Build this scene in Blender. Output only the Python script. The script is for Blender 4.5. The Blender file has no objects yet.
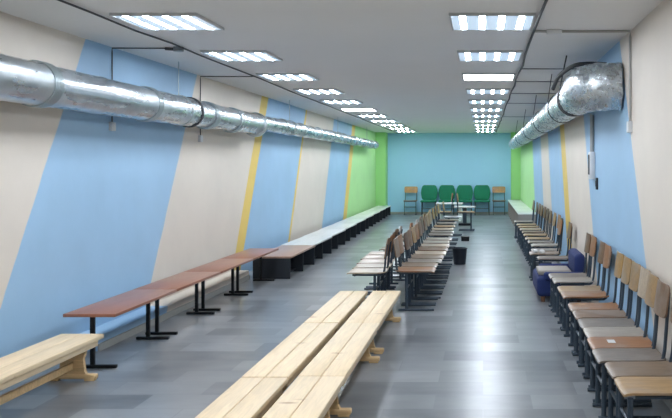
import bpy, bmesh, math, random
from mathutils import Vector, Matrix
random.seed(11)
scene = bpy.context.scene
COL = scene.collection
PI = math.pi

# ------------------------------------------------------------------ dimensions (metres)
XL, XR, Y0, Y1, H = -3.35, 1.17, -1.6, 25.5, 2.58

# ------------------------------------------------------------------ materials
def lin(c):
    if isinstance(c, str):
        c = [int(c[i:i+2], 16)/255 for i in (0, 2, 4)]
    return tuple((v/12.92 if v <= .04045 else ((v+.055)/1.055)**2.4) for v in c) + (1.,)

class NT:
    def __init__(s, name):
        s.m = bpy.data.materials.new(name); s.m.use_nodes = True
        s.t = s.m.node_tree; s.b = s.t.nodes['Principled BSDF']
    def n(s, typ, ins=None, **kw):
        nd = s.t.nodes.new(typ)
        for k, v in kw.items(): setattr(nd, k, v)
        for k, v in (ins or {}).items(): s.put(nd.inputs[k], v)
        return nd
    def put(s, inp, v):
        if hasattr(v, 'is_linked') or isinstance(v, bpy.types.NodeSocket): s.t.links.new(v, inp)
        else: inp.default_value = v
    def set(s, **kw):
        for k, v in kw.items(): s.put(s.b.inputs[k.replace('_', ' ')], v)
    def math(s, op, a, b=0.):
        return s.n('ShaderNodeMath', {0: a, 1: b}, operation=op).outputs[0]
    def mix(s, f, a, b, bt='MIX'):
        nd = s.n('ShaderNodeMix', data_type='RGBA', blend_type=bt)
        s.put(nd.inputs[0], f); s.put(nd.inputs[6], a); s.put(nd.inputs[7], b)
        return nd.outputs[2]
    def noise(s, vec, scale, detail=3, rough=.5, dist=0.):
        return s.n('ShaderNodeTexNoise', {'Vector': vec, 'Scale': scale, 'Detail': detail, 'Roughness': rough, 'Distortion': dist}).outputs[0]
    def bump(s, h, strength, dist=.01):
        return s.n('ShaderNodeBump', {'Height': h, 'Strength': strength, 'Distance': dist}).outputs[0]
    def ramp(s, f, stops, interp='LINEAR'):
        nd = s.n('ShaderNodeValToRGB', {0: f}); r = nd.color_ramp; r.interpolation = interp
        r.elements[0].position = stops[0][0]; r.elements[0].color = stops[0][1]
        r.elements[1].position = stops[1][0]; r.elements[1].color = stops[1][1]
        for p, c in stops[2:]:
            e = r.elements.new(p); e.color = c
        return nd.outputs[0]
    def rangef(s, f, a, b, c, d):
        return s.n('ShaderNodeMapRange', {0: f, 1: a, 2: b, 3: c, 4: d}).outputs[0]
    def pos(s): return s.n('ShaderNodeNewGeometry').outputs['Position']
    def obj(s): return s.n('ShaderNodeTexCoord').outputs['Object']
    def scaled(s, v, sc): return s.n('ShaderNodeMapping', {'Vector': v, 'Scale': sc}).outputs[0]

def simple(name, col, rough=.5, metal=0., bump=0., bscale=60, var=.06):
    t = NT(name); o = t.obj()
    nz = t.noise(o, 6, 4)
    c = lin(col); d = tuple(v*(1-var*2) for v in c[:3]) + (1,)
    t.set(Base_Color=t.mix(nz, d, c), Roughness=rough, Metallic=metal)
    if bump: t.set(Normal=t.bump(t.noise(o, bscale, 2), bump, .002))
    return t.m

BLUE, BEIGE, YEL, GREEN = lin('9fc3e0'), lin('dcd3c7'), lin('e6c96c'), lin('b4e39c')

def striped(name, k, stops):
    t = NT(name); p = t.pos()
    sep = t.n('ShaderNodeSeparateXYZ', {0: p})
    wob = t.math('MULTIPLY', t.math('SUBTRACT', t.noise(p, 3, 2), .5), .03)
    u = t.math('ADD', t.math('SUBTRACT', sep.outputs[1], t.math('MULTIPLY', sep.outputs[2], k)), wob)
    f = t.math('DIVIDE', t.math('ADD', u, 4.), 32.)
    st = [((y+4)/32, c) for y, c in stops]
    c = t.ramp(f, st, 'CONSTANT')
    mott = t.rangef(t.noise(p, 1.6, 5, .6), .3, .7, .95, 1.03)
    cc = t.n('ShaderNodeVectorMath', {0: c, 3: 1.}, operation='SCALE'); t.put(cc.inputs[3], mott)
    t.set(Base_Color=cc.outputs[0], Roughness=.55, Normal=t.bump(t.noise(p, 45, 3), .12, .004))
    return t.m
M = {}
M['wall_left'] = striped('painted_wall_left', .58, [(-4, BEIGE), (5.15, BLUE), (7.8, BEIGE), (10.55, YEL), (10.9, BLUE),
    (13.6, YEL), (13.68, BEIGE), (16.4, BLUE), (19.0, YEL), (19.5, GREEN)])
M['wall_right'] = striped('painted_wall_right', .62, [(-4, BEIGE), (5.15, BLUE), (7.95, BEIGE), (10.2, YEL), (10.8, BLUE),
    (13.1, BEIGE), (15.0, BLUE), (17.6, GREEN)])
def plaster(name, col, rough=.6):
    t = NT(name); p = t.pos(); c = lin(col)
    t.set(Base_Color=t.mix(t.noise(p, 1.2, 5, .6), tuple(v*.93 for v in c[:3])+(1,), c), Roughness=rough,
          Normal=t.bump(t.noise(p, 30, 3), .08, .004))
    return t.m
M['wall_back'] = plaster('sky_blue_paint', 'a9dcfc')
M['pier'] = plaster('green_paint', 'a2dc8c')
M['beige'] = plaster('beige_paint', 'd2c8bc')
M['ceiling'] = plaster('ceiling_paint', 'e9e9e8', .85)
M['skirt'] = plaster('skirting_paint', 'a9aaa6')

def floor_mat():
    t = NT('vinyl_tile'); p = t.pos()
    br = t.n('ShaderNodeTexBrick', {'Vector': p, 'Color1': lin('4c5257'), 'Color2': lin('969a9d'), 'Mortar': lin('666b6f'), 'Scale': 1.,
        'Mortar Size': .004, 'Mortar Smooth': .9, 'Bias': 0., 'Brick Width': .62, 'Row Height': .31}, offset=.5)
    st = t.noise(t.scaled(p, (1.0, 2.6, 1)), 2.2, 4, .55, 0.)
    c = t.mix(t.rangef(st, .28, .72, .1, .9), lin('5a5f64'), lin('989b9d'))
    c = t.mix(.38, br.outputs[0], c)
    big = t.rangef(t.noise(p, .9, 3), .35, .65, .88, 1.08)
    s = t.n('ShaderNodeVectorMath', {0: c}, operation='SCALE'); t.put(s.inputs[3], big)
    t.set(Base_Color=s.outputs[0], Roughness=.28)
    t.b.inputs['Specular IOR Level'].default_value = .55
    return t.m
M['floor'] = floor_mat()

def wood(name, base=None, use_obj=False, rough=.45, grain=(1.2, 14, 14), knots=False, con=.35):
    t = NT(name); o = t.obj()
    info = t.n('ShaderNodeObjectInfo')
    off = t.n('ShaderNodeVectorMath', {0: o}, operation='ADD')
    cb = t.n('ShaderNodeCombineXYZ', {0: t.math('MULTIPLY', info.outputs['Random'], 17.), 1: t.math('MULTIPLY', info.outputs['Random'], 5.)})
    t.put(off.inputs[1], cb.outputs[0]); v = off.outputs[0]
    g = t.noise(t.scaled(v, grain), 3., 6, .6, .8)
    b = info.outputs['Color'] if use_obj else lin(base)[:3]
    f = t.rangef(g, .3, .7, 1-con, 1.08)
    s = t.n('ShaderNodeVectorMath', {0: b}, operation='SCALE'); t.put(s.inputs[3], f); c = s.outputs[0]
    if knots:
        vo = t.n('ShaderNodeTexVoronoi', {'Vector': t.scaled(v, (2.2, 6, 3)), 'Scale': 1.}).outputs[0]
        c = t.mix(t.rangef(vo, .05, .14, .75, 0), c, lin('9a6c3c'))
    if use_obj:   # worn patches
        w = t.noise(v, 4.5, 4)
        c = t.mix(t.rangef(w, .47, .6, 0, .5), c, lin('8f8479'))
    t.set(Base_Color=c, Roughness=rough, Normal=t.bump(g, .1, .002))
    return t.m
M['pine'] = wood('pine_boards', 'e6cfaa', rough=.45, grain=(14, 1.2, 14), knots=True, con=.13)
M['pine2'] = wood('pine_supports', 'd9b888', rough=.5, con=.25)
M['seatwood'] = wood('worn_plywood', use_obj=True, rough=.38, con=.3, grain=(2, 12, 12))
M['brown'] = wood('brown_laminate', '96634e', rough=.32, grain=(10, 1, 10), con=.15)
M['pale'] = wood('pale_laminate', 'd4d6d2', rough=.3, grain=(10, 1, 10), con=.08)
M['tan'] = wood('tan_laminate', 'a98a78', rough=.3, grain=(10, 1, 10), con=.12)
M['tube'] = simple('dark_grey_tube', '3c4955', .4, .3)
M['black'] = simple('black_metal', '15181c', .4, .4)
M['navy'] = simple('dark_board', '1b232c', .55)
M['green'] = simple('green_upholstery', '0e7c5c', .75, bump=.3, bscale=200)
M['blue'] = simple('blue_fabric', '15295f', .8, bump=.4, bscale=150)
M['grey'] = simple('grey_board', '9a948c', .5)
M['white'] = simple('white_plastic', 'dfe2e4', .45)
M['chrome'] = simple('grey_metal', '8c949a', .35, .8)
M['cable'] = simple('dark_cable', '3a3d40', .6)
M['greycable'] = simple('grey_cable', '85898c', .6)
M['bin'] = simple('dark_bin_plastic', '141c28', .4)
M['lightframe'] = simple('lamp_frame', 'c4c8ca', .4)
M['brownfoot'] = simple('brown_foot', '6b4a33', .5)

def duct_mat(name, foil):
    t = NT(name); o = t.obj()
    n1 = t.noise(o, 14 if foil else 5, 5, .6, .6)
    n2 = t.noise(t.scaled(o, (1, .25, 1)), 30 if foil else 9, 3)
    h = t.math('ADD', n1, t.math('MULTIPLY', n2, .4))
    if not foil:
        w = t.n('ShaderNodeTexWave', {'Vector': o, 'Scale': 2.4, 'Distortion': .6, 'Detail': 1.}, bands_direction='Y').outputs[1]
        h = t.math('ADD', h, t.math('MULTIPLY', w, .35))
    t.set(Base_Color=t.mix(n1, lin('a4adb2'), lin('dde4e8')), Metallic=.85 if foil else .9,
          Roughness=t.rangef(n2, .3, .7, .2, .36), Normal=t.bump(h, .6 if foil else .16, .02 if foil else .012))
    return t.m
M['duct'] = duct_mat('galvanised_steel', False)
M['foil'] = duct_mat('crumpled_foil', True)
M['band'] = simple('steel_band', 'b4bfc2', .3, .8)

def emit(name, col, strength):
    t = NT(name); t.set(Base_Color=lin('e8eef4'), Roughness=.4, Emission_Color=lin(col), Emission_Strength=strength)
    return t.m
M['strip'] = emit('led_strip', 'eef5ff', 26.)
M['panel'] = emit('lamp_panel', 'a9c6e2', .28)
M['diff'] = emit('lamp_diffuser', 'f4f8ff', 9.)

# ------------------------------------------------------------------ mesh helpers
def link(name, bm, mat, parent=None, smooth=False):
    bmesh.ops.recalc_face_normals(bm, faces=bm.faces)
    me = bpy.data.meshes.new(name); bm.to_mesh(me); bm.free()
    me.materials.append(M[mat] if isinstance(mat, str) else mat)
    if smooth:
        for p in me.polygons: p.use_smooth = True
        try: me.set_sharp_from_angle(angle=math.radians(40))
        except Exception: pass
    o = bpy.data.objects.new(name, me); COL.objects.link(o)
    if parent: o.parent = parent
    return o
def thing(name, label, cat, loc=(0, 0, 0), rz=0., group=None):
    o = bpy.data.objects.new(name, None); COL.objects.link(o)
    o.location = loc; o.rotation_euler = (0, 0, rz); o.empty_display_size = .1
    return tag(o, label, cat, group)
def tag(o, label, cat, group=None):
    o['label'] = label; o['category'] = cat
    if group: o['group'] = group
    return o
def dup(root, loc, rz, label, group=None):
    def cp(o, par):
        c = o.copy(); COL.objects.link(c)
        if par: c.parent = par
        for ch in list(o.children): cp(ch, c)
        return c
    r = cp(root, None); r.location = loc; r.rotation_euler = (0, 0, rz); r['label'] = label
    if group: r['group'] = group
    return r
def struct(o):
    o['kind'] = 'structure'; return o

def box(bm, x0, x1, y0, y1, z0, z1, bev=0., seg=2):
    t = bmesh.new()
    bmesh.ops.create_cube(t, size=1)
    for v in t.verts:
        v.co = Vector((x0 if v.co.x < 0 else x1, y0 if v.co.y < 0 else y1, z0 if v.co.z < 0 else z1))
    if bev: bmesh.ops.bevel(t, geom=t.edges[:], offset=bev, segments=seg, affect='EDGES', profile=.5)
    me = bpy.data.meshes.new('t'); t.to_mesh(me); t.free(); bm.from_mesh(me); bpy.data.meshes.remove(me)
    return bm
def B(*a, **k): return box(bmesh.new(), *a, **k)

def sweep(bm, pts, r, n=10, sx=1., sz=1., cap=True, sub=0):
    pts = [Vector(p) for p in pts]
    if sub:
        out = []
        P = [pts[0]] + pts + [pts[-1]]
        for i in range(1, len(P)-2):
            for k in range(sub):
                t = k/sub; a, b, c, d = P[i-1:i+3]
                out.append(.5*((2*b)+(-a+c)*t+(2*a-5*b+4*c-d)*t*t+(-a+3*b-3*c+d)*t**3))
        pts = out + [pts[-1]]
    rs = r if isinstance(r, (list, tuple)) else [r]*len(pts)
    rings = []; up = None
    for i, p in enumerate(pts):
        d = (pts[min(i+1, len(pts)-1)] - pts[max(i-1, 0)]).normalized()
        if up is None:
            a = Vector((0, 1, 0)) if abs(d.y) < .9 else Vector((0, 0, 1))
            up = (a - d*a.dot(d)).normalized()
        else: up = (up - d*up.dot(d)).normalized()
        s = d.cross(up)
        rings.append([bm.verts.new(p + (up*math.cos(2*PI*k/n)*sx + s*math.sin(2*PI*k/n)*sz)*rs[i]) for k in range(n)])
    for a, b in zip(rings, rings[1:]):
        for k in range(n): bm.faces.new((a[k], a[(k+1) % n], b[(k+1) % n], b[k]))
    if cap: bm.faces.new(rings[0][::-1]); bm.faces.new(rings[-1])
    return bm
def T(*a, **k): return sweep(bmesh.new(), *a, **k)

def plate(d, w, r, th, fz, xf=None, nx=14, ny=10):
    """rounded curved sheet: x in [-d/2,d/2], y in [-w/2,w/2]; fz(x,y) height; thickness th"""
    bm = bmesh.new(); top = []; bot = []
    for i in range(nx+1):
        x = -math.cos(PI*i/nx)*d/2
        e = abs(x)-(d/2-r)
        hw = w/2 if e <= 0 else w/2 - r + math.sqrt(max(r*r-e*e, 0)) + .0005
        rt, rb = [], []
        for j in range(ny+1):
            y = (2*j/ny-1)*hw; z = fz(x, y)
            a, b = Vector((x, y, z)), Vector((x, y, z-th))
            rt.append(bm.verts.new(xf @ a if xf else a)); rb.append(bm.verts.new(xf @ b if xf else b))
        top.append(rt); bot.append(rb)
    for i in range(nx):
        for j in range(ny):
            bm.faces.new((top[i][j], top[i+1][j], top[i+1][j+1], top[i][j+1]))
            bm.faces.new((bot[i][j+1], bot[i+1][j+1], bot[i+1][j], bot[i][j]))
        bm.faces.new((top[i][0], bot[i][0], bot[i+1][0], top[i+1][0]))
        bm.faces.new((top[i][ny], top[i+1][ny], bot[i+1][ny], bot[i][ny]))
    for j in range(ny):
        bm.faces.new((top[0][j], top[0][j+1], bot[0][j+1], bot[0][j]))
        bm.faces.new((top[nx][j], bot[nx][j], bot[nx][j+1], top[nx][j+1]))
    return bm

# ------------------------------------------------------------------ setting
struct(link('floor', B(XL-.2, XR+.2, Y0-.2, Y1+.2, -.1, 0), 'floor'))
struct(link('ceiling', B(XL-.2, XR+.2, Y0-.2, Y1+.2, H, H+.12), 'ceiling'))
struct(link('wall_left', B(XL-.2, XL, Y0, Y1, 0, H), 'wall_left'))
struct(link('wall_right', B(XR, XR+.2, Y0, Y1, 0, H), 'wall_right'))
struct(link('wall_far', B(XL-.2, XR+.2, Y1, Y1+.2, 0, H), 'wall_back'))
struct(link('wall_near', B(XL-.2, XR+.2, Y0-.2, Y0, 0, H), 'beige'))
struct(link('trim_1', B(XL, -3.04, 24.95, Y1, 0, H), 'pier'))        # green pier, far left corner
struct(link('trim_2', B(.885, XR, 24.95, Y1, 0, H), 'pier'))         # green pier, far right corner
struct(link('trim_3', B(XL, -3.13, 6.5, 10.7, 0, .12, bev=.008), 'wall_left'))   # boxed plinth at the foot of the left wall
struct(link('baseboard_left', B(-3.13, -3.115, 6.5, 10.7, 0, .06), 'skirt'))
struct(link('baseboard_far', B(-3.04, .885, Y1-.015, Y1, 0, .07), 'skirt'))
struct(link('baseboard_right', B(XR-.012, XR, Y0, 24.95, 0, .06), 'skirt'))

# ------------------------------------------------------------------ ceiling lights
def make_light(solid, label, group, loc):
    t = thing('ceiling_light', label, 'ceiling light', loc, 0, group)
    f = bmesh.new(); a = .305; b = .29
    for (x0, x1, y0, y1) in ((-a, a, -a, -b), (-a, a, b, a), (-a, -b, -b, b), (b, a, -b, b)):
        box(f, x0, x1, y0, y1, -.022, 0, bev=.002)
    link('frame', f, 'lightframe', t)
    if solid:
        link('diffuser', B(-b, b, -b, b, -.016, -.004), 'diff', t)
    else:
        link('panel', B(-b, b, -b, b, -.0178, -.004), 'panel', t)
        for k in range(4):
            x = -.21 + .14*k
            link('led_strip', B(x-.021, x+.021, -.265, .265, -.0190, -.0179), 'strip', t)
    return t
ords = ['first', 'second', 'third', 'fourth', 'fifth', 'sixth', 'seventh', 'eighth', 'ninth', 'tenth', 'eleventh', 'twelfth',
        'thirteenth', 'fourteenth', 'fifteenth', 'sixteenth', 'seventeenth', 'eighteenth', 'nineteenth', 'twentieth', 'twenty-first', 'twenty-second', 'twenty-third', 'twenty-fourth', 'twenty-fifth']
strip0 = solid0 = None
for x, side in ((-2.31, 'left'), (.065, 'right')):
    for i in range(-3, 11):
        y = 5.90 + 1.80*i
        solid = (side == 'right' and i == 2) or (side == 'left' and i == 5)
        if i < 0: lab = 'square ceiling light overhead at the near end of the %s row, above the camera' % side
        elif solid: lab = 'evenly glowing ceiling panel with no strips, only one in the %s row' % side
        else: lab = 'square four-strip ceiling light, %s from the near end of the %s row' % (ords[i], side)
        g = 'ceiling lights in the %s row' % side
        if solid: make_light(True, lab, g, (x, y, H))
        elif strip0 is None: strip0 = make_light(False, lab, g, (x, y, H))
        else: dup(strip0, (x, y, H), 0, lab, g)

# ------------------------------------------------------------------ ceiling cables, drops
def cable(pts, label, r=.009, mat='cable', cat='cable', name='ceiling_cable'):
    return tag(link(name, T(pts, r, n=8), mat, smooth=True), label, cat)
def wavy(x, z, ya, yb, step=.7, amp=.012):
    pts = []; y = ya
    while y < yb:
        pts.append((x+random.uniform(-amp, amp), y, z-random.uniform(.0, amp))); y += step
    return pts + [(x, yb, z)]
cable(wavy(-2.69, H-.012, 2.0, 23.5), 'dark cable running lengthwise along ceiling left of the left lamp row', .008)
cable(wavy(.405, H-.014, 2.0, 24.5), 'dark cable running lengthwise along ceiling beside the right lamp row', .011)
for i, (y, zb) in enumerate(((7.2, 1.87), (9.45, 1.84))):
    which = ('nearer', 'farther')[i]
    cable([(-2.7, y, H-.01), (-3.0, y, H-.012), (XL+.012, y, H-.01), (XL+.012, y, H-.05), (XL+.012, y, zb+.03)],
          'thin cable crossing to left wall and dropping behind the duct, %s one' % which, .006)
    bx = B(XL-.004, XL+.03, y-.04, y+.04, zb-.045, zb+.035, bev=.006)
    tag(link('junction_box', bx, 'white', smooth=True), 'small white wall box below the left duct, %s one' % which, 'junction box', 'wall boxes below the left duct')
t = thing('junction_box', 'small round grey box on ceiling where the left cable branches off', 'junction box', (-2.74, 7.2, H-.035))
link('cover', T([(0, 0, -.005), (0, 0, .035)], .045, n=20), 'chrome', t, smooth=True)
link('gland', T([(-.04, 0, .015), (-.12, 0, .02)], .014, n=10), 'cable', t, smooth=True)
# right side
cable([(.41, 6.3, H-.012), (.7, 6.3, H-.014), (XR-.012, 6.3, H-.012), (XR-.012, 6.3, H-.06), (XR-.012, 6.3, 1.86)],
      'white cable crossing to right wall and dropping straight down it, nearest one', .010, 'skirt')
tag(link('junction_box', B(XR-.035, XR+.004, 6.26, 6.34, 1.77, 1.86, bev=.006), 'white', smooth=True),
    'small white box on right wall at the foot of the cable drop', 'junction box')
tag(link('cable_clip', B(.5, .62, 6.27, 6.33, H-.035, H, bev=.008), 'white', smooth=True),
    'pale clip holding the nearest crosswise cable to the ceiling', 'clip')
for i, y in enumerate((8.7, 10.0, 11.6, 13.4, 17.0)):
    cable([(.41, y, H-.012), (.8, y, H-.014), (XR-.012, y, H-.012)], 'thin cable crossing the ceiling to the right wall, %s behind the nearest' % ords[i], .006, 'greycable')
link_pipe = tag(link('wall_conduit', T([(XR-.022, 8.42, 2.05), (XR-.022, 8.42, 1.66)], .022, n=12), 'skirt', smooth=True),
    'short grey vertical conduit on right wall below the foil duct', 'conduit')
t = thing('switch_box', 'pale blue upright wall box with dark slot, below the foil duct', 'switch box', (XR, 8.42, 1.53))
link('housing', B(-.05, 0, -.08, .09, -.16, .13, bev=.008), 'white', t, smooth=True)
link('dark_slot', B(-.056, -.0505, -.01, .075, -.11, .10), 'navy', t)
t = thing('wall_switch', 'small dark switch on right wall beneath the pale wall box', 'switch', (XR, 8.16, 1.33))
link('plate', B(-.018, 0, -.035, .035, -.06, .06, bev=.004), 'navy', t, smooth=True)
link('rocker', B(-.024, -.018, -.015, .015, -.03, .03, bev=.002), 'cable', t, smooth=True)

# ------------------------------------------------------------------ left duct
def ring(bm, c, axis, r0, r1, w, n=28):
    c = Vector(c); a = Vector(axis).normalized()
    u = (Vector((0, 0, 1)) - a*a.z).normalized(); v = a.cross(u)
    prof = [(r0, -w/2), (r1, -w/2*.8), (r1, w/2*.8), (r0, w/2)]
    R = [[bm.verts.new(c + (u*math.cos(2*PI*k/n) + v*math.sin(2*PI*k/n))*r + a*h) for k in range(n)] for r, h in prof]
    for i in range(4):
        A, Bq = R[i], R[(i+1) % 4]
        for k in range(n): bm.faces.new((A[k], A[(k+1) % n], Bq[(k+1) % n], Bq[k]))
    return bm
def pipe(pts, rad, ribs, n=36, jit=0., step=.08):
    """duct tube with small raised seams every `ribs` metres"""
    pts = [Vector(p) for p in pts]; P = []; R = []; s = 0
    for a, b in zip(pts, pts[1:]):
        L = (b-a).length; m = max(1, int(L/step))
        for k in range(m):
            P.append(a.lerp(b, k/m)); ph = (s+L*k/m)/ribs if ribs else 0
            R.append(rad + (.006 if ribs and (ph % 1) < .09 else 0) + random.uniform(-jit, jit))
        s += L
    P.append(pts[-1]); R.append(rad)
    return sweep(bmesh.new(), P, R, n=n)
dl = thing('ventilation_duct', 'long shiny round metal air duct hung high along the left wall', 'air duct', (0, 0, 0))
DX, DZ = -3.12, 2.08
link('duct_section', pipe([(DX, 1.0, DZ), (DX, 8.46, DZ)], .150, .9), 'duct', dl, smooth=True)
link('duct_section', pipe([(DX, 8.50, DZ), (DX, 11.0, DZ+.01)], .138, .8), 'duct', dl, smooth=True)
link('duct_section', pipe([(DX, 11.1, DZ+.04), (DX, 17.0, DZ+.055)], .106, .8), 'duct', dl, smooth=True)
link('duct_section', pipe([(DX, 17.0, DZ+.055), (DX, 23.1, DZ+.06)], .100, .8), 'duct', dl, smooth=True)
link('reducer', T([(DX, 10.98, DZ+.01), (DX, 11.0, DZ+.012), (DX, 11.11, DZ+.04), (DX, 11.13, DZ+.04)], [.15, .15, .118, .112], n=32), 'duct', dl, smooth=True)
link('flange', ring(bmesh.new(), (DX, 8.48, DZ), (0, 1, 0), .136, .163, .035), 'cable', dl, smooth=True)
link('flange', ring(bmesh.new(), (DX, 10.96, DZ), (0, 1, 0), .136, .168, .06), 'band', dl, smooth=True)
link('end_cap', ring(bmesh.new(), (DX, 23.1, DZ+.06), (0, 1, 0), .01, .112, .06), 'band', dl, smooth=True)
for y, w in ((5.6, .12), (7.38, .10), (9.0, .12), (9.9, .06)):
    b = bmesh.new()
    r = .1505 if y < 8.4 else .1445
    for k in range(int(w/.02)):
        ring(b, (DX, y-w/2+.02*k+.01, DZ), (0, 1, 0), r-.004, r+.013, .016)
    link('clamp_band', b, 'band', dl, smooth=True)
for y in (12.4, 13.6, 15.0, 16.4, 17.8, 19.3, 20.8, 22.2):
    link('coupling', ring(bmesh.new(), (DX, y, DZ+.052), (0, 1, 0), .100, .118, .09), 'band', dl, smooth=True)
for y in (4.3, 8.2, 12.9, 17.2, 21.5):
    r = .156 if y < 8.4 else .12
    zc = DZ if y < 11 else DZ+.05
    b = T([(DX, y, H), (DX, y, zc+r)], .005, n=8); ring(b, (DX, y, zc), (0, 1, 0), r-.008, r+.004, .02)
    link('hanger', b, 'band', dl, smooth=True)

# ------------------------------------------------------------------ right foil duct
dr = thing('foil_duct', 'foil-wrapped air duct along the right wall with fat bend into the wall', 'air duct', (0, 0, 0))
FX, FZ = .93, 2.19
link('duct_section', pipe([(FX, 10.0, FZ), (FX, 24.3, FZ)], .158, .75, jit=.003), 'foil', dr, smooth=True)
link('duct_section', pipe([(FX, 7.95, FZ), (FX, 10.05, FZ)], .166, .5, jit=.004), 'foil', dr, smooth=True)
# bend
pts, rad = [], []
path = [(FX, 8.0, FZ), (FX, 7.6, FZ), (FX-.01, 7.3, FZ), (FX-.01, 7.05, FZ-.005), (FX+.02, 6.86, FZ-.01), (FX+.09, 6.78, FZ-.01), (XR-.005, 6.76, FZ-.01)]
Pp = [Vector(p) for p in path]; Q = [Pp[0]] + Pp + [Pp[-1]]
for i in range(1, len(Q)-2):
    for k in range(8):
        tt = k/8; a, b, c, d = Q[i-1:i+3]
        pts.append(.5*((2*b)+(-a+c)*tt+(2*a-5*b+4*c-d)*tt*tt+(-a+3*b-3*c+d)*tt**3))
pts.append(Pp[-1])
n = len(pts)
for i in range(n):
    f = i/(n-1); rad.append(.172 + .03*math.sin(min(1, f*1.6)*PI/2))
el = sweep(bmesh.new(), pts, rad, n=40)
for v in el.verts:
    if v.co.x < XR-.02:
        s = math.sin(v.co.y*31+v.co.z*17)*math.sin(v.co.z*43+v.co.x*29)*.006 + math.sin(v.co.z*75+v.co.y*60)*.002
        v.co += Vector((-s, s, s))
    v.co.x = min(v.co.x, XR-.002)
link('foil_bend', el, 'foil', dr, smooth=True)
link('joint_ring', ring(ring(bmesh.new(), (FX, 7.98, FZ), (0, 1, 0), .165, .186, .05), (FX, 8.16, FZ), (0, 1, 0), .163, .178, .03), 'cable', dr, smooth=True)
for y in (8.9, 9.9, 11.2, 12.6, 14.2, 15.9, 17.8, 19.8, 22.0):
    link('clamp_band', ring(bmesh.new(), (FX, y, FZ), (0, 1, 0), .154, .174, .07), 'band', dr, smooth=True)
for y in (7.75, 9.3, 12.0, 15.0, 18.5):
    b = T([(FX-.13, y, H), (FX-.178, y, FZ+.06)], .005, n=8)
    ring(b, (FX, y, FZ), (0, 1, 0), .172, .182, .025)
    if y < 8: b.free(); b = T([(FX-.12, y, H), (FX-.19, y, FZ+.05)], .007, n=8)
    link('hanger', b, 'cable', dr, smooth=True)
link('flexible_hose', T([(XR-.01, 7.5, 2.46), (1.0, 7.55, 2.475), (.86, 7.6, 2.46), (.74, 7.75, 2.38), (.69, 7.9, 2.27)], .02, n=10, sub=6), 'cable', dr, smooth=True)

# ------------------------------------------------------------------ pine benches
def make_bench(h, w, L, label, group):
    t = thing('wooden_bench', label, 'bench', (0, 0, 0), 0, group)
    s = bmesh.new(); th = .032
    box(s, -w/2, -.002, -L/2, L/2, h-th, h, bev=.005); box(s, .002, w/2, -L/2, L/2, h-th, h, bev=.005)
    link('seat', s, 'pine', t, smooth=True)
    for sx in (-1, 1):
        x = sx*(w/2-.03)
        link('apron', B(x-.011, x+.011, -L/2+.05, L/2-.05, h-th-.045, h-th-.0005, bev=.003), 'pine', t, smooth=True)
    for sy in (-1, 1):
        y = sy*(L/2-.14)
        b = bmesh.new(); hw = w/2-.045
        # shaped upright board, waisted
        prof = [(.04, hw*.95), (.07, hw*.8), (h*.5, hw*.72), (h-th-.05, hw*.9), (h-th-.0005, hw*.95)]
        vs = []
        for yy in (y-.016, y+.016):
            vs.append([bm_v for z, x in prof for bm_v in (b.verts.new((-x, yy, z)), b.verts.new((x, yy, z)))])
        for k in range(len(prof)-1):
            q = 2*k
            for v in vs: b.faces.new((v[q], v[q+1], v[q+3], v[q+2]))
            b.faces.new((vs[0][q], vs[0][q+2], vs[1][q+2], vs[1][q])); b.faces.new((vs[0][q+1], vs[1][q+1], vs[1][q+3], vs[0][q+3]))
        e = 2*len(prof)-2
        b.faces.new((vs[0][0], vs[1][0], vs[1][1], vs[0][1])); b.faces.new((vs[0][e], vs[0][e+1], vs[1][e+1], vs[1][e]))
        lg = link('leg', b, 'pine2', t)
        f = bmesh.new()
        box(f, -w/2-.015, w/2+.015, y-.024, y+.024, 0.012, .046, bev=.009, seg=3)
        for sx in (-1, 1): box(f, sx*(w/2-.03)-.035, sx*(w/2-.03)+.035, y-.024, y+.024, 0, .02, bev=.004)
        link('foot', f, 'pine2', lg, smooth=True)
    link('stretcher', B(-.012, .012, -L/2+.157, L/2-.157, .08, .13, bev=.003), 'pine2', t, smooth=True)
    return t
g = 'pine benches in the double row'
b0 = make_bench(.28, .275, 1.60, 'pale pine bench at far end of double row, right-hand one', g)
b0.location = (-.948, 7.09, 0)
dup(b0, (-.945, 5.48, 0), .0, 'pale pine bench in middle of double row, right-hand one', g)
dup(b0, (-.942, 3.87, 0), .0, 'pale pine bench at near end of double row, right-hand one', g)
dup(b0, (-1.272, 7.085, 0), .0, 'pale pine bench at far end of double row, left-hand one', g)
dup(b0, (-1.270, 5.46, 0), 0, 'pale pine bench in middle of double row, left-hand one', g)
dup(b0, (-1.268, 3.84, 0), .0, 'pale pine bench at near end of double row, left-hand one', g)
lb = make_bench(.30, .31, 1.95, 'pine bench standing alone along left wall, before the brown tables', None)
lb.location = (-2.885, 4.79, 0)

# ------------------------------------------------------------------ brown low tables on T legs
def make_brown(label, group):
    t = thing('low_table', label, 'low table', (0, 0, 0), 0, group)
    h, w, L = .42, .385, 1.19
    link('tabletop', B(-w/2, w/2, -L/2+.002, L/2-.002, h-.024, h, bev=.004), 'brown', t, smooth=True)
    for sy in (-1, 1):
        y = sy*(L/2-.10)
        l = link('leg', B(-.035, -.005, y-.015, y+.015, .024, h-.034, bev=.003), 'black', t, smooth=True)
        link('foot_bar', B(-.12, .16, y-.018, y+.018, 0, .024, bev=.004), 'black', l, smooth=True)
        link('top_bracket', B(-.14, .14, y-.018, y+.018, h-.034, h-.024), 'black', l)
    return t
bt = None
for i in range(4):
    lab = 'reddish-brown low table against left wall, ' + ['nearest one, beside the lone pine bench', 'second from the near end', 'third from the near end', 'farthest, touching the dark box bench'][i]
    y = 5.87+.6+1.19*i
    gg = 'brown low tables along the left wall'
    if i == 0: bt = make_brown(lab, gg); bt.location = (-2.895, y, 0)
    else: dup(bt, (-2.895-.004*i, y, 0), 0, lab, gg)

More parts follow.
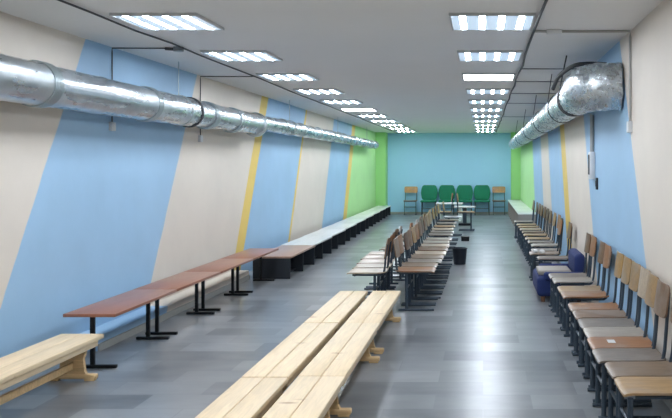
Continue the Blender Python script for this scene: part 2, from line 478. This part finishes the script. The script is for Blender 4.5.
# ------------------------------------------------------------------ box benches
def make_box_bench(h, w, L, topmat, label, group, body='navy'):
    t = thing('box_bench', label, 'box bench', (0, 0, 0), 0, group)
    link('top', B(-w/2-.005, w/2+.012, -L/2+.002, L/2-.002, h-.026, h, bev=.004), topmat, t, smooth=True)
    for y in (-L/2+.014, L/2-.014, 0):
        nm = 'divider' if y == 0 else 'side_panel'
        link(nm, B(-w/2, w/2, y-.011, y+.011, 0, h-.0262), body, t)
    link('back_panel', B(-w/2, -w/2+.012, -L/2+.026, -.012, 0, h-.027), body, t)
    link('shelf', B(-w/2+.013, w/2-.10, -L/2+.026, -.012, .03, .045), body, t)
    return t
N, ya, yb = 9, 10.72, 24.9
L = (yb-ya)/N
prev = None
for i in range(N):
    y = ya + L*(i+.5); f = i/(N-1)
    xr = -2.575-.29*f; w = .50-.12*f
    if i == 0: lab = 'tan-topped dark box bench by left wall, meeting the brown tables'
    elif i == N-1: lab = 'pale-topped dark box bench at far left corner, against green pier'
    else: lab = 'pale-topped dark box bench in left wall row, %s from its near end' % ords[i]
    make_box_bench(.30, w, L-.006, 'tan' if i == 0 else 'pale', lab, 'box benches along the left wall').location = (xr-.012-w/2, y, 0)
rb = None
for i in range(4):
    lab = 'white-topped bench along right wall past the chairs, ' + ['nearest one', 'second one', 'third one', 'farthest, by green pier'][i]
    y = 17.55+.9+1.83*i
    gg = 'white-topped benches along the right wall'
    if i == 0: rb = make_box_bench(.48, .38, 1.80, 'pale', lab, gg, 'grey'); rb.location = (.97, y, 0); rb.rotation_euler.z = PI
    else: dup(rb, (.97, y, 0), PI, lab, gg)

# ------------------------------------------------------------------ school chairs  (local +x = front)
WC = {'plyorange': 'cf9a66', 'tan': 'a3845a', 'grey': '756b61', 'greybrown': '7c6853', 'orange': '976840', 'pale': 'a39a8d', 'brown': '74563a',
      'yellow': 'a98347', 'pink': 'c6b0a2', 'white': 'd9dcdc', 'dark': '5e4634', 'light': 'b3a28c'}
def make_chair(label, W, hs, hb, legx, footf, group):
    t = thing('school_chair', label, 'chair', (0, 0, 0), 0, group)
    D = .40
    def fz(x, y):
        u = x/(D/2)
        z = hs - .006*(1-(2*y/W)**2) - (.010*max(0, (u-.8)/.2)**2) + .010*max(0, (-u-.5)/.5)**2
        return z
    link('seat', plate(D, W, .016, .012, fz), 'seatwood', t, smooth=True)
    bh = .20
    ang = math.radians(90-10)
    X = Matrix.Translation((-.212, 0, hb-bh/2)) @ Matrix.Rotation(-ang, 4, 'Y')
    # plate local x -> up
    link('backrest', plate(bh, W-.004, .04, .010, lambda x, y: -.018*(1-(2*y/W)**2)+.006, xf=Matrix.Translation((-.205, 0, hb-bh/2)) @ Matrix.Rotation(math.radians(-98), 4, 'Y')),
         'seatwood', t, smooth=True)
    for sy in (-1, 1):
        y = sy*(W/2-.03)
        r = .0125
        lg = link('leg', T([(legx, y, .024), (legx-.004, y, hs-.032)], r, n=10, sx=.8, sz=1.25), 'tube', t, smooth=True)
        link('foot_bar', T([(footf, y, .013), (footf-.02, y, .014), (-.15, y, .014), (-.17, y, .013)], .0135, n=10, sx=1., sz=.9), 'tube', lg, smooth=True)
        for fx in (footf-.01, -.16):
            pass
        link('seat_rail', T([(.14, y, hs-.028), (-.10, y, hs-.028), (-.165, y, hs-.022), (-.188, y, hs+.03), (-.200, y, hs+.15), (-.217, y, hb-.045)], .0105, n=10, sub=4), 'tube', t, smooth=True)
    yy = W/2-.04
    link('stretcher', T([(legx-.002, -yy, hs*.55), (legx-.002, yy, hs*.55)], .010, n=8), 'tube', t, smooth=True)
    link('cross_tube', T([(.12, -yy, hs-.035), (.12, yy, hs-.035)], .010, n=8), 'tube', t, smooth=True)
    return t
def paint(t, seat, back=None):
    for c in t.children:
        n = c.name.split('.')[0]
        if n == 'seat': c.color = lin(WC[seat])
        if n == 'backrest': c.color = lin(WC[back or seat])
        
def j(a): return random.uniform(-a, a)
# right wall row: near edge y, x shift, seat colour, backrest colour
right = [(4.03, 0, 'tan', 'tan'), (4.37, .0, 'greybrown', 'orange'), (4.71, -.028, 'grey', 'brown'), (5.05, -.015, 'orange', 'tan'),
         (5.38, .0, 'pale', 'light'), (5.71, .0, 'grey', 'tan'), (6.06, .0, 'brown', 'tan'), (6.40, .0, 'orange', 'yellow'),
         (7.03, .0, 'orange', 'orange'), (7.36, .0, 'tan', 'brown'), (7.95, .0, 'pale', 'orange'), (8.28, -.01, 'grey', 'brown'),
         (9.95, -.02, 'grey', 'brown'), (10.5, -.09, 'greybrown', 'orange'), (10.9, -.04, 'grey', 'dark'), (11.6, 0, 'pale', 'orange'), (12.1, -.02, 'grey', 'tan'),
         (12.7, -.03, 'tan', 'brown'), (13.4, -.02, 'tan', 'dark'), (14.0, -.02, 'greybrown', 'brown'), (14.6, -.03, 'light', 'brown'), (15.2, -.03, 'tan', 'brown'), (15.8, -.04, 'tan', 'dark'), (16.7, -.05, 'pale', 'brown')]
desc = {'tan': 'tan', 'greybrown': 'grey-brown', 'grey': 'worn grey', 'orange': 'orange-brown', 'pale': 'pale grey', 'brown': 'brown',
        'light': 'light', 'pink': 'pale pinkish', 'white': 'white', 'yellow': 'yellowish', 'dark': 'dark brown'}
WCH = .322
ch0 = None
for i, (y, dx, sc, bc) in enumerate(right):
    lab = 'school chair with %s wooden seat against right wall, %s from the near end' % (desc[sc], ords[i])
    loc = (.912+dx, y+WCH/2, 0); rz = PI + j(.004)
    if ch0 is None:
        ch0 = make_chair(lab, WCH, .36, .80, .168, .200, 'school chairs along the right wall'); c = ch0; c.location = loc; c.rotation_euler.z = rz
    else: c = dup(ch0, loc, rz, lab)
    paint(c, sc, bc)
# middle double row
WM = .36
mid = [(8.30, 0, 'orange', 'brown'), (8.69, .0, 'greybrown', 'orange'), (9.08, .03, 'grey', 'dark'), (9.5, .03, 'greybrown', 'brown'), (9.93, .04, 'light', 'tan'),
       (10.4, .04, 'brown', 'orange'), (10.9, .04, 'light', 'brown'), (11.4, .03, 'pale', 'dark'), (11.9, .04, 'pale', 'brown'), (12.7, .02, 'grey', 'tan'),
       (13.2, .02, 'grey', 'tan'), (13.8, -.01, 'light', 'yellow'), (14.5, .0, 'tan', 'tan'), (15.3, .0, 'grey', 'brown'), (16.2, .0, 'greybrown', 'tan'), (17.3, .05, 'white', 'tan')]
m0 = None
for i, (y, dx, sc, bc) in enumerate(mid):
    lab = 'right-facing school chair, %s seat, middle double row, %s from near end' % (desc[sc], ords[i])
    loc = (-.71+dx, y+WM/2, 0); rz = j(.01)
    if m0 is None:
        m0 = make_chair(lab, WM, .42, .75, -.085, .20, 'right-facing chairs of the middle double row'); c = m0; c.location = loc
    else: c = dup(m0, loc, rz, lab)
    paint(c, sc, bc)
for i, (y, dx, sc, bc) in enumerate([(8.18, 0, 'light', 'brown'), (8.60, -.01, 'light', 'orange'), (9.02, -.03, 'pink', 'dark'), (9.44, -.05, 'pink', 'brown'),
                                     (9.88, -.05, 'pink', 'white'), (10.5, .03, 'brown', 'orange'), (11.2, .05, 'white', 'white'), (11.9, .05, 'brown', 'brown'), (12.6, .05, 'grey', 'tan')]):
    ex = ' and white backrest' if bc == 'white' else ''
    lab = 'left-facing school chair, %s seat%s, middle double row, %s from near end' % (desc[sc], ex, ords[i])
    c = dup(m0, (-1.20+dx, y+WM/2, 0), PI+j(.01), lab, 'left-facing chairs of the middle double row')
    paint(c, sc, bc)

# bigger chairs: two back to back by the far tables, two at the far wall
big0 = make_chair('wooden-backed chair by far wall, left of the green chairs', .42, .45, .88, .12, .2, 'wooden-backed chairs flanking the green chairs')
big0.location = (-2.28, 25.15, 0); big0.rotation_euler.z = -PI/2; paint(big0, 'grey', 'plyorange')
c = dup(big0, (.50, 25.15, 0), -PI/2, 'wooden-backed chair by far wall, right of the green chairs'); paint(c, 'grey', 'plyorange')
for x, rz, w in ((-.93, PI, 'left'), (-.40, 0, 'right')):
    c = dup(big0, (x, 18.9, 0), rz, 'tall-backed wooden chair before the far tables, facing %s, back to its twin' % w, 'back-to-back chairs before the far tables')
    paint(c, 'tan', 'orange')

# ------------------------------------------------------------------ green upholstered chairs
def make_green(label):
    t = thing('upholstered_chair', label, 'chair', (0, 0, 0), 0, 'green chairs at the far wall')   # front = -y
    s = B(-.25, .25, -.26, .18, .40, .46, bev=.028, seg=4)
    link('seat', s, 'green', t, smooth=True)
    bk = bmesh.new()
    outl = [(-.20, 0), (.20, 0), (.235, .06), (.262, .22), (.25, .34), (.215, .44), (.17, .465), (-.17, .465), (-.215, .44), (-.25, .34), (-.262, .22), (-.235, .06)]
    fr, ba = [], []
    for x, z in outl:
        yb_ = .20+z*.12 - .05*(x/.26)**2
        fr.append(bk.verts.new((x, yb_-.03, .46+z))); ba.append(bk.verts.new((x, yb_+.02, .46+z)))
    cf = bk.verts.new((0, .185, .69)); cb = bk.verts.new((0, .26, .69))
    m = len(outl)
    for k in range(m):
        bk.faces.new((fr[k], fr[(k+1) % m], cf)); bk.faces.new((ba[(k+1) % m], ba[k], cb)); bk.faces.new((fr[k], ba[k], ba[(k+1) % m], fr[(k+1) % m]))
    bmesh.ops.recalc_face_normals(bk, faces=bk.faces)
    bmesh.ops.bevel(bk, geom=[e for e in bk.edges if e.calc_face_angle(0) > .7], offset=.014, segments=3, affect='EDGES')
    link('backrest', bk, 'green', t, smooth=True)
    for sx in (-1, 1):
        link('leg', T([(sx*.22, -.22, 0), (sx*.21, -.20, .40)], .013, n=10), 'tube', t, smooth=True)
        link('leg', T([(sx*.22, .22, 0), (sx*.21, .17, .405)], .013, n=10), 'tube', t, smooth=True)
        link('back_upright', T([(sx*.14, .10, .395), (sx*.14, .20, .40), (sx*.14, .222, .47), (sx*.14, .245, .62)], .011, n=8, sub=4), 'tube', t, smooth=True)
    link('stretcher', T([(-.215, -.21, .2), (.215, -.21, .2)], .010, n=8), 'tube', t, smooth=True)
    return t
gc = None
for i, x in enumerate((-1.70, -1.14, -.58, -.03)):
    lab = 'dark green upholstered chair at far wall, ' + ['leftmost of the four', 'second from left of the four', 'third from left of the four', 'rightmost of the four'][i]
    if gc is None: gc = make_green(lab); gc.location = (x, 25.12, 0)
    else: dup(gc, (x, 25.12, 0), j(.02), lab)

# ------------------------------------------------------------------ far tables
def make_far(label, w, d, h, mat, ped):
    t = thing('small_table', label, 'table', (0, 0, 0))
    link('tabletop', B(-w/2, w/2, -d/2, d/2, h-.03, h, bev=.005), mat, t, smooth=True)
    if ped:
        l = link('pedestal', B(-.05, .05, -.05, .05, .06, h-.031, bev=.01), 'tube', t, smooth=True)
        link('base', B(-.16, .16, -.16, .16, 0, .06, bev=.012), 'black', l, smooth=True)
    else:
        for sx in (-1, 1):
            l = link('leg', B(sx*(w/2-.08)-.05, sx*(w/2-.08)+.05, -.06, .06, .03, h-.031, bev=.008), 'white', t, smooth=True)
            link('foot_bar', B(sx*(w/2-.08)-.03, sx*(w/2-.08)+.03, -d/2+.03, d/2-.03, 0, .03, bev=.006), 'white', l, smooth=True)
    return t
make_far('white small table standing past the middle chairs, before the green chairs', .74, .6, .50, 'white', False).location = (-.93, 22.3, 0)
make_far('pale-topped small table on dark pedestal, right of the white table', .54, .5, .49, 'pale', True).location = (-.47, 20.6, 0)

# ------------------------------------------------------------------ blue armchair and small things
t = thing('blue_armchair', 'low blue fabric armchair among the wooden chairs at the right wall', 'armchair', (.87, 9.26, 0), PI)
link('seat_base', B(-.26, .27, -.43, .40, .06, .285, bev=.05, seg=5), 'blue', t, smooth=True)
link('backrest', B(-.27, -.15, -.36, .36, .28, .53, bev=.05, seg=5), 'blue', t, smooth=True)
for sy in (-1, 1):
    link('armrest', B(-.25, .20, sy*.385-.05, sy*.385+.05, .24, .335, bev=.035, seg=4), 'blue', t, smooth=True)
    for sx in (-.2, .2):
        link('foot', T([(sx, sy*.34, 0), (sx, sy*.34, .07)], [.022, .03], n=12), 'brownfoot', t, smooth=True)
tag(link('seat_cushion', B(.62, .99, 8.95, 9.38, .286, .345, bev=.02, seg=3), 'grey', smooth=True), 'flat grey cushion lying on the seat of the blue armchair', 'cushion')

def bin_(loc, r0, r1, h, label):
    t = thing('waste_bin', label, 'bin', loc)
    b = bmesh.new(); n = 28
    prof = [(0.001, .0), (r0, 0), (r1, h), (r1-.008, h), (r0-.008, .012), (.001, .012)]
    R = [[b.verts.new((r*math.cos(2*PI*k/n), r*math.sin(2*PI*k/n), z)) for k in range(n)] for r, z in prof]
    for A, C in zip(R, R[1:]):
        for k in range(n): b.faces.new((A[k], A[(k+1) % n], C[(k+1) % n], C[k]))
    bmesh.ops.remove_doubles(b, verts=b.verts, dist=.0015)
    link('bucket', b, 'bin', t, smooth=True)
    link('rim', ring(bmesh.new(), (0, 0, h-.004), (0, .0001, 1), r1-.009, r1+.006, .014), 'bin', t, smooth=True)
    return t
bin_((-.36, 12.35, 0), .09, .115, .25, 'dark waste bin on floor beside the middle double row of chairs')
t = thing('shoe_box', 'small black box on floor beside the middle chairs, beyond the bin', 'box', (-.36, 16.3, 0))
link('body', B(-.08, .08, -.12, .12, 0, .07, bev=.004), 'black', t, smooth=True)
link('lid', B(-.085, .085, -.125, .125, .0702, .095, bev=.004), 'black', t, smooth=True)
# crumpled cups on chair, paper slip
c = bmesh.new(); bmesh.ops.create_icosphere(c, subdivisions=3, radius=.035)
for v in c.verts: v.co *= 1+.18*math.sin(v.co.x*150)*math.sin(v.co.y*130+v.co.z*90); v.co.z = max(v.co.z*.8, -.02)
cr = tag(link('crumpled_paper', c, 'white', smooth=True), 'crumpled white paper on a chair seat past the blue armchair, left one', 'paper', 'crumpled papers on the chair')
cr.location = (.70, 10.62, .382)
c2 = cr.copy(); COL.objects.link(c2); c2.location = (.78, 10.57, .382); c2.rotation_euler.z = 1; c2['label'] = 'crumpled white paper on a chair seat past the blue armchair, right one'
tag(link('paper_slip', plate(.05, .09, .004, .001, lambda x, y: .3595+.001*math.sin(y*60)), 'white'), 'small white paper slip on the orange-brown seat near the camera', 'paper').location = (.84, 5.24, .0)

# ------------------------------------------------------------------ world, camera
w = bpy.data.worlds.new('World'); scene.world = w; w.use_nodes = True
w.node_tree.nodes['Background'].inputs[0].default_value = (.6, .7, .8, 1)
w.node_tree.nodes['Background'].inputs[1].default_value = .3
cam = bpy.data.cameras.new('Camera'); co = bpy.data.objects.new('Camera', cam); COL.objects.link(co)
co.location = (0, 0, 1.5); co.rotation_euler = (PI/2, 0, 0)
cam.sensor_width = 36; cam.lens = 36*800/672
cam.shift_x = -(483-336)/672; cam.shift_y = -(209-167)/672
cam.clip_start = .05
scene.camera = co
vs = scene.view_settings
vs.view_transform = 'Standard'; vs.look = 'None'; vs.gamma = 1; vs.exposure = 1.42; vs.use_curve_mapping = False
